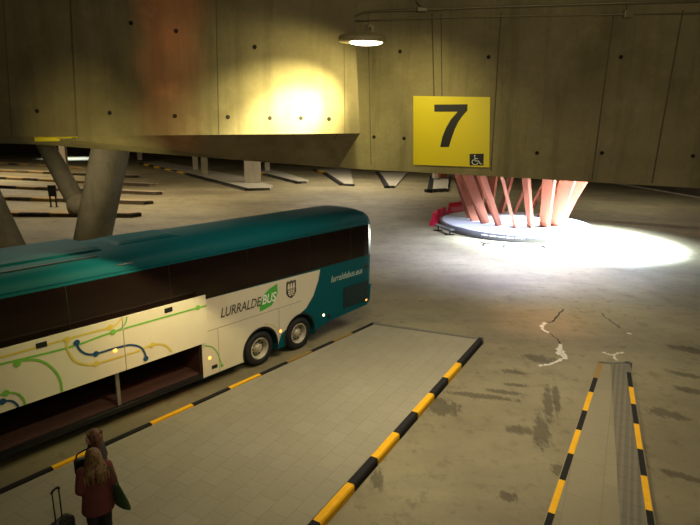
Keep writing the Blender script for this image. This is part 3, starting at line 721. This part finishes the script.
# low rails in front of the island
def rail(p, q, label, panel=False):
    p, q = Vector(p), Vector(q); c = (p + q) / 2; L = (q - p).length; rz = math.atan2((q - p).y, (q - p).x)
    r = empty('low_rail', c, label, 'rail', rz, 'low metal rails')
    k = MB()
    if panel: k.rbox((0, 0, .36), (L, .35, .07), 'islandgrey', .015); k.rbox((0, 0, .42), (L * .98, .1, .05), 'metal', .015)
    else: k.tube([(-L / 2, 0, .1), (L / 2, 0, .1)], .035, 'metal')
    k.build('bar', r)
    for x in (-L * .36, L * .36):
        k = MB(); k.box((x, 0, .03), (.1, .6, .05), 'darkmetal'); k.box((x, 0, .18 if panel else .06), (.06, .06, .3 if panel else .08), 'darkmetal'); k.build('foot', r)
rail(gz(436, 230), gz(452, 236), 'low bench-like grey rail on feet at the left of the island', True)
rail(gz(480, 244.2), gz(508, 247), 'low metal rail on the floor in front of the island lettering')
rail(gz(542, 247.5), gz(556, 247.5), 'short low metal rail in the bright light right of the island')

# ------------------------------------------------------------------ people
def mats_person():
    M['skin'] = simple('skin', srgb(205, 150, 120), .55, var=.06)
    M['coat'] = simple('maroon_coat', srgb(104, 52, 50), .85, var=.3, scale=9)
    M['darkcoat'] = simple('charcoal_coat', srgb(52, 42, 42), .85, var=.25, scale=9)
    M['trousers'] = simple('dark_trousers', srgb(34, 32, 36), .85, var=.2)
    M['boot'] = simple('dark_boot', srgb(28, 22, 20), .5)
    M['greenbag'] = simple('green_fabric', srgb(54, 84, 44), .8, var=.2)
    M['case'] = simple('suitcase_shell', srgb(36, 34, 34), .5, var=.2)
    M['eye'] = simple('eye_white', srgb(225, 220, 210), .3); M['iris'] = simple('iris', srgb(60, 40, 25), .3); M['lips'] = simple('lips', srgb(160, 80, 72), .5)
    def hair(nm, a_, b_):
        t = NT(nm); o = t.obj(); f = t.noise(o, 30, 4, .6, (1.8, 1.8, .18))
        M[nm] = t.out(t.mix(t.ramp(f, .35, .68), a_, b_), .5, bump=f, bs=.5, bd=.01)
    hair('long_hair', srgb(62, 42, 26), srgb(150, 116, 72)); hair('auburn_hair', srgb(70, 44, 28), srgb(122, 80, 50))
mats_person()
def capsule(bm, a_, b_, r1, r2, n=14, flat=None):
    a_, b_ = Vector(a_), Vector(b_); d = b_ - a_; L = max(d.length, 1e-5); d.normalize()
    q = Vector((0, 0, 1)).rotation_difference(d).to_matrix(); rows = []
    for k in range(5): t = -math.pi / 2 + math.pi / 2 * k / 5; rows.append((r1 * math.cos(t), r1 * math.sin(t)))
    for k in range(6): t = math.pi / 2 * k / 5; rows.append((r2 * math.cos(t), L + r2 * math.sin(t)))
    prev = None; rings = []
    for r, h in rows:
        r = max(r, 1e-4); rg_ = []
        for j in range(n):
            v = Vector((r * math.cos(2 * math.pi * j / n), r * math.sin(2 * math.pi * j / n), h)); w_ = a_ + q @ v
            if flat: w_ = Vector((a_.x + (w_.x - a_.x) * flat[0], a_.y + (w_.y - a_.y) * flat[1], w_.z))
            rg_.append(bm.verts.new(w_))
        rings.append(rg_)
    for i in range(len(rings) - 1):
        for j in range(n): bm.faces.new((rings[i][j], rings[i][(j + 1) % n], rings[i + 1][(j + 1) % n], rings[i + 1][j]))
    bm.faces.new(rings[0][::-1]); bm.faces.new(rings[-1])
def ball(bm, c, r, rot=None):
    c = Vector(c)
    res = bmesh.ops.create_icosphere(bm, subdivisions=3, radius=1)
    for v in res['verts']:
        w_ = Vector((v.co.x * r[0], v.co.y * r[1], v.co.z * r[2]))
        v.co = c + (rot @ w_ if rot is not None else w_)
def remesh(bm, name, mn, voxel, parent, smooth=4):
    me = bpy.data.meshes.new(name); bmesh.ops.recalc_face_normals(bm, faces=bm.faces); bm.to_mesh(me); bm.free()
    o = bpy.data.objects.new(name, me); col.objects.link(o)
    md = o.modifiers.new('r', 'REMESH'); md.mode = 'VOXEL'; md.voxel_size = voxel; md.use_smooth_shade = True
    ms = o.modifiers.new('s', 'SMOOTH'); ms.iterations = smooth; ms.factor = .5
    dg = bpy.context.evaluated_depsgraph_get(); me2 = bpy.data.meshes.new_from_object(o.evaluated_get(dg))
    o.modifiers.clear(); o.data = me2; bpy.data.meshes.remove(me); me2.materials.clear(); me2.materials.append(M[mn]); me2.name = name
    for p in me2.polygons: p.use_smooth = True
    o.parent = parent; return o
def tap(bm, path, rs, flat=None):
    for i in range(len(path) - 1): capsule(bm, path[i], path[i + 1], rs[i], rs[i + 1], flat=flat)
def hand(bm, w_, d, side, palmn):
    """w_ wrist, d direction of the hand, side thumb side, five curled fingers"""
    w_, d, side = Vector(w_), Vector(d).normalized(), Vector(side).normalized(); pn = Vector(palmn).normalized()
    for k in range(4):
        o_ = side * (.028 - .019 * k)
        capsule(bm, w_ + o_ * .5 + d * .015, w_ + o_ + d * .085, .014, .0105)
        ln = (.068, .076, .07, .055)[k]; kn = w_ + o_ * 1.08 + d * .088
        m1 = kn + (d * .92 + pn * .35).normalized() * ln * .5; m2 = m1 + (d * .6 + pn * .8).normalized() * ln * .32; m3 = m2 + (d * .25 + pn).normalized() * ln * .25
        capsule(bm, kn, m1, .0095, .0085); capsule(bm, m1, m2, .0085, .0078); capsule(bm, m2, m3, .0078, .0065)
    t0 = w_ + side * .03 + d * .025; t1 = t0 + (side * .7 + d * .7 + pn * .3).normalized() * .042; t2 = t1 + (side * .25 + d * .9 + pn * .4).normalized() * .03
    capsule(bm, w_ + d * .02, t0, .013, .013); capsule(bm, t0, t1, .012, .0105); capsule(bm, t1, t2, .0105, .008)
def person(loc, rz, label, coat, hair, hairstyle, scale, armR, armL, headturn=0.):
    r = empty('person', loc, label, 'person', rz); r.scale = (scale,) * 3
    bm = bmesh.new()
    ht = Matrix.Rotation(headturn, 3, 'Z'); hc = Vector((0, .015, 1.545))
    HP = lambda x, y, z: hc + ht @ Vector((x, y, z))
    for sx in (-1, 1):
        tap(bm, [(sx * .09, 0, .9), (sx * .095, .015, .5), (sx * .095, -.01, .1)], [.088, .058, .038])
        tap(bm, [(sx * .095, -.02, .045), (sx * .105, .15, .03)], [.04, .03])
        sh, el, wr = (armL if sx < 0 else armR)
        tap(bm, [sh, el, wr], [.05, .042, .028]); dv = (Vector(wr) - Vector(el)).normalized()
        hand(bm, wr, (dv + Vector((0, .0, -.15))), (0, 1, -.1), (-sx, 0, 0))
    ball(bm, (0, 0, .95), (.165, .115, .15)); ball(bm, (0, 0, 1.12), (.135, .095, .18)); ball(bm, (0, 0, 1.28), (.165, .105, .16))
    tap(bm, [(-.15, 0, 1.365), (.15, 0, 1.365)], [.055, .055]); tap(bm, [(0, -.005, 1.35), (0, .005, 1.48)], [.058, .05])
    ball(bm, HP(0, -.008, .03), (.074, .092, .09), ht); ball(bm, HP(0, .022, -.04), (.056, .066, .07), ht)
    capsule(bm, HP(0, .085, .015), HP(0, .104, -.022), .009, .013); ball(bm, HP(0, .075, -.088), (.022, .02, .016), ht)
    for sx in (-1, 1): ball(bm, HP(sx * .074, -.008, -.005), (.01, .02, .032), ht); ball(bm, HP(sx * .035, .06, -.02), (.02, .02, .018), ht)
    remesh(bm, 'body', 'skin', .0065, r, 3)
    for sx in (-1, 1):
        e = MB(); b_ = bmesh.new(); ball(b_, HP(sx * .031, .079, .008), (.013, .008, .008), ht); e.bm(b_, 'eye', smooth=True); b_ = bmesh.new(); ball(b_, HP(sx * .031, .085, .008), (.006, .004, .006), ht); e.bm(b_, 'iris', smooth=True); e.build('eye', r)
        e = MB(); e.tube([HP(sx * .014, .089, .024), HP(sx * .032, .087, .029), HP(sx * .05, .074, .024)], .003, hair, 6); e.build('eyebrow', r)
    e = MB(); e.tube([HP(-.022, .082, -.055), HP(0, .092, -.053), HP(.022, .082, -.055)], [.003, .006, .003], 'lips', 8); e.build('lips', r)
    # clothes
    bm = bmesh.new()
    for sx in (-1, 1): tap(bm, [(sx * .09, 0, .92), (sx * .095, .012, .5), (sx * .095, -.008, .12)], [.1, .072, .058])
    ball(bm, (0, 0, .93), (.172, .125, .12)); remesh(bm, 'trousers', 'trousers', .014, r)
    for sx in (-1, 1):
        bm = bmesh.new(); tap(bm, [(sx * .095, -.01, .2), (sx * .095, -.02, .05)], [.056, .05]); tap(bm, [(sx * .095, -.03, .045), (sx * .106, .16, .042)], [.045, .038])
        remesh(bm, 'boot', 'boot', .012, r)
    c_ = MB(); n = 36; rg_ = []
    for z, rx, ry in [(.70, .235, .175), (.74, .24, .18), (.85, .228, .172), (1.0, .205, .155), (1.1, .198, .148), (1.22, .205, .148), (1.32, .205, .138), (1.38, .17, .115), (1.42, .105, .09), (1.455, .075, .075)]:
        rx *= .92
        rg_.append([Vector((rx * math.cos(2 * math.pi * k / n) * (1 + .012 * math.sin(5 * k + z * 9)), ry * math.sin(2 * math.pi * k / n) * (1 + .012 * math.cos(4 * k + z * 13)), z)) for k in range(n)])
    b_ = bmesh.new(); t_ = MB(); t_.loft(rg_, coat)
    vv = [b_.verts.new(v) for v in t_.v]
    for f in t_.f:
        try: b_.faces.new([vv[i] for i in f])
        except ValueError: pass
    bmesh.ops.remove_doubles(b_, verts=b_.verts, dist=1e-5)
    for arm in (armL, armR):
        sh, el, wr = [Vector(a_) for a_ in arm]; wr2 = el.lerp(wr, .93)
        tap(b_, [sh, el, wr2], [.088, .075, .056])
    for z in (1.44,): 
        for k in range(20):
            a_ = 2 * math.pi * k / 20; a2_ = a_ + 2 * math.pi / 20
            capsule(b_, (.075 * math.cos(a_), .072 * math.sin(a_), z), (.075 * math.cos(a2_), .072 * math.sin(a2_), z), .026, .026, 8)
    remesh(b_, 'coat', coat, .013, r, 3)
    # hair
    b_ = bmesh.new(); ball(b_, HP(0, -.022, .042), (.091, .098, .096), ht)
    rnd = random.Random(hash(hair) % 1 + (3 if hairstyle == 'long' else 5))
    if hairstyle == 'long':
        for k in range(46):
            a_ = math.radians(rnd.uniform(165, 375)); px, py = math.cos(a_), math.sin(a_)
            top = HP(.075 * px, -.02 + .08 * py, .06); end = .105 + rnd.uniform(-.02, .035)
            ez = rnd.uniform(1.16, 1.3); back = -.135 - rnd.uniform(0, .05)
            mid = HP(.1 * px, -.03 + .095 * py, -.08); low = Vector((px * end * 1.15, min(back + .05 * px * px, -.07) if py < .5 else .05, ez))
            m2_ = mid.lerp(low, .5) + Vector((px * .02, -.025, 0))
            tap(b_, [top, mid, m2_, low], [.022, .026, .024, .010])
    else:
        for k in range(34):
            a_ = math.radians(rnd.uniform(150, 390)); px, py = math.cos(a_), math.sin(a_)
            tap(b_, [HP(.07 * px, -.02 + .075 * py, .07), HP(.094 * px, -.028 + .09 * py, .0), HP(.085 * px, -.03 + .085 * py, -.085 - rnd.uniform(0, .03))], [.022, .024, .012])
        ball(b_, HP(0, -.1, .075), (.045, .04, .042), ht)
        for k in range(7): ball(b_, HP(-.055 + .018 * k, .062 - .004 * abs(k - 3), .092 - .004 * abs(k - 3)), (.018, .026, .018), ht)
    remesh(b_, 'hair', hair, .008, r, 2)
    return r
PA = gz(93, 457, PZ + 1.64); PB = gz(94, 437.5, PZ + 1.64)
face = math.atan2(PA.y, PA.x) - math.pi / 2
armdnR = ((.155, -.01, 1.35), (.21, -.05, 1.12), (.22, .05, .88)); armdnL = ((-.155, -.01, 1.35), (-.21, -.05, 1.12), (-.215, .06, .88))
personA = person((PA.x, PA.y, PZ + .006), face + .12, 'woman with long brown hair and maroon coat seen from behind on the platform', 'coat', 'long_hair', 'long', 1.06,
       ((.155, -.01, 1.35), (.205, -.05, 1.12), (.205, .08, .9)), ((-.155, -.01, 1.35), (-.205, -.06, 1.13), (-.17, .14, .96)))
dB = Vector((PB.x, PB.y, 0)).normalized()
personB = person((PB.x, PB.y, PZ + .006), face + 1.35, 'woman with short auburn hair in a dark coat standing beyond the long-haired woman', 'darkcoat', 'auburn_hair', 'short', 1.06, armdnR, armdnL, .15)
# green tote bag on the right shoulder of the long-haired woman
def local_to(obj, v, rz, sc): 
    return Vector(obj.location) + Matrix.Rotation(rz, 3, 'Z') @ (Vector(v) * sc)
def tote():
    LA = lambda *v: local_to(personA, v, face + .12, 1.06)
    base_ = LA(.3, -.07, .68)
    r = empty('tote_bag', base_, 'green tote bag hanging at the right side of the long-haired woman', 'bag', face + .55)
    k = MB(); rr = []
    for z, w_, d in [(0, .19, .05), (.02, .2, .06), (.14, .19, .055), (.28, .14, .035), (.42, .09, .015)]:
        rr.append([Vector((d * math.cos(a_) - z * .16, w_ * math.sin(a_), z)) for a_ in [2 * math.pi * j / 20 for j in range(20)]])
    k.loft(rr, 'greenbag'); k.build('pouch', r)
    for y in (-.06, .06):
        k = MB(); k.tube([(-.06, y, .4), (-.085, y * .8, .54), (-.12, y * .6, .68), (-.17, y * .3, .78)], .008, 'greenbag', 8); k.build('strap', r)
tote()
def handbag():
    LB = lambda *v: local_to(personB, v, face + 1.35, 1.06)
    p = gz(83, 470, 1.15); 
    r = empty('shoulder_bag', p, 'small black shoulder bag at the left of the auburn-haired woman', 'bag', face)
    k = MB(); k.rbox((0, 0, .09), (.24, .12, .26), 'blackplastic', .04, 3); k.build('pouch', r)
    top = LB(-.02, 0, 1.44); tl = Matrix.Rotation(-face, 3, 'Z') @ (top - p)
    k = MB(); k.tube(smooth_line([Vector((-.08, 0, .18)), Vector((-.05, .0, .3)), tl * .75 + Vector((-.02, -.06, .1)), tl + Vector((0, -.03, .0))], 6), .012, 'blackplastic', 8); k.build('strap', r)
handbag()
def suitcase():
    top = gz(58, 490, PZ + 1.03); r = empty('suitcase', (top.x, top.y, PZ + .004), 'dark trolley suitcase with raised handle beside the long-haired woman', 'suitcase', face + .75)
    k = MB(); k.rbox((0, 0, .29), (.34, .22, .44), 'case', .06, 4); k.build('shell', r)
    for x in (-.06, .06):
        k = MB(); k.tube([(x, .06, .5), (x, .06, 1.0)], .011, 'darkmetal', 10); k.build('handle_rod', r)
    k = MB(); k.tube(smooth_line([(-.065, .06, .985), (-.055, .06, 1.015), (0, .06, 1.03), (.055, .06, 1.015), (.065, .06, .985)], 4), .018, 'blackplastic', 10); k.build('grip', r)
    k = MB(); k.tube([(-.08, -.04, .50), (-.06, -.04, .54), (.06, -.04, .54), (.08, -.04, .50)], .013, 'blackplastic', 8); k.build('carry_handle', r)
    for x in (-.13, .13):
        for y in (-.09, .09):
            k = MB(); k.lathe([(.03, -.015), (.032, -.01), (.032, .01), (.03, .015)], (x, y, .032), 'rubber', 16, (1, 0, 0)); k.box((x, y, .06), (.03, .03, .05), 'blackplastic'); k.build('wheel', r)
    for x in (-.1, 0, .1):
        k = MB(); k.box((x, -.112, .29), (.02, .006, .34), 'blackplastic'); k.build('rib', r)
suitcase()

# ------------------------------------------------------------------ light
def light(kind, loc, target, power, colr, size=1., angle=None, blend=1., name='lamp', spread=None):
    d = bpy.data.lights.new(name, kind); d.energy = power; d.color = colr
    if kind == 'AREA':
        d.size = size
        if spread: d.spread = math.radians(spread)
    else: d.shadow_soft_size = size
    if kind == 'SPOT': d.spot_size = math.radians(angle); d.spot_blend = blend
    o = bpy.data.objects.new(name, d); col.objects.link(o); o.location = loc
    o.rotation_euler = (Vector(target) - Vector(loc)).to_track_quat('-Z', 'Y').to_euler(); return o
WARM = (1, .86, .62); NEUT = (1, .9, .72)
w = bpy.data.worlds.new('world'); bpy.context.scene.world = w; w.use_nodes = True
w.node_tree.nodes['Background'].inputs[0].default_value = (.5, .45, .36, 1); w.node_tree.nodes['Background'].inputs[1].default_value = .12
light('AREA', (0.8, 11.6, 8.5), (0.9, 11.2, 0), 280, WARM, 3, name='platform_light', spread=115)
light('AREA', (5.5, 12.5, 8.5), (5.5, 11.5, 0), 200, WARM, 3, name='platform_light', spread=125)
light('AREA', (1.8, 2.0, 8.5), (1.8, 8.5, 5), 190, (1, .86, .56), 3.5, name='front_fill')  # added fill for the camera-facing concrete, not a station fixture
light('AREA', (-9, 15.5, 8.5), (-9, 15.5, 0), 240, WARM, 3, name='hall_light', spread=130)  # added to brighten the leaning columns and the coach roof
light('AREA', (8, 21, 8.5), (8, 21, 0), 320, NEUT, 5, name='hall_light', spread=130)
light('AREA', (-6, 31, 8.5), (-6, 31, 0), 260, NEUT, 5, name='hall_light', spread=130)
light('AREA', (-17, 46, 8.5), (-17, 46, 0), 2300, (1, .82, .56), 14, name='hall_light')
light('AREA', (-42, 62, 8.5), (-42, 62, 0), 3300, (1, .82, .54), 16, name='hall_light')
light('AREA', (0, 60, 8.5), (0, 60, 0), 2800, (1, .87, .66), 12, name='hall_light')
light('AREA', (24, 48, 8.5), (24, 48, 0), 700, NEUT, 10, name='hall_light')
light('SPOT', (16.8, 31.6, 8.4), (14.0, 32.4, 0), 400000, (.64, .8, 1), .5, 77, 1, name='skylight_beam')
light('SPOT', (17.6, 37.5, 8.4), (14.6, 33.2, 0), 40000, (.66, .82, 1), .5, 84, 1, name='skylight_beam')
light('SPOT', (8.8, 27.0, 8.4), (8.3, 28.0, 0), 24000, (.54, .6, 1), .6, 104, 1, name='skylight_spill_fill')  # added bluish fill imitating scattered skylight around the island
light('SPOT', (7.0, 32.0, 8.4), (8.6, 35.0, 0), 1800, (.8, .85, 1), .6, 100, 1, name='skylight_spill_fill')
light('SPOT', (6.7, 18.3, 8.4), (6.7, 18.3, 0), 1300, (1, .45, .25), .3, 32, 1, name='red_reflection_fill')  # added spot imitating a reddish reflection on the floor
tb = BF(285, 124)
light('SPOT', lc + Vector((.03, -.05, -.1)), tb, 1200, (1, .9, .4), .05, 66, 1, name='lamp_beam')
light('SPOT', lc + Vector((.03, -.05, -.1)), BF(287, 122), 2000, (1, .92, .5), .05, 38, 1, name='lamp_beam')
light('SPOT', lc + Vector((.03, -.05, -.1)), tb, 150, (1, .88, .38), .05, 130, 1, name='lamp_spill_fill')
light('SPOT', (.95, 7.8, 7.7), (.9, 9.2, 6.2), 75, (1, .88, .36), .04, 130, 1, name='lamp_spill_fill')  # added spot beside the wall lamp, no fixture at this position
for yy, pw in ((12, 420), (65, 480), (120, 560)):
    light('SPOT', (-1.2, 2.0, 7.9), BF(172, yy), pw, (1, .2, .06), .1, 11, 1, name='red_reflection_fill')  # added red spots standing in for a window-glass reflection over the beam
light('SPOT', (-1.0, 4.5, 7.6), gp(165, 350, bn * BC, bn), 600, (1, .2, .1), .1, 24, 1, name='red_reflection_fill')  # same stand-in for the red glass reflection, on the coach side
light('SPOT', (-3.2, 5.0, 3.6), strip_pt(.2, .6), 700, (1, .88, .36), .03, 30, 1, name='soffit_fill')  # added spot brightening the left soffit, no lamp exists there
p = gz(75, 158.5); light('SPOT', (p.x, p.y, 8.4), (p.x, p.y, 0), 22000, (.7, .85, 1), .5, 75, 1, name='exit_daylight')
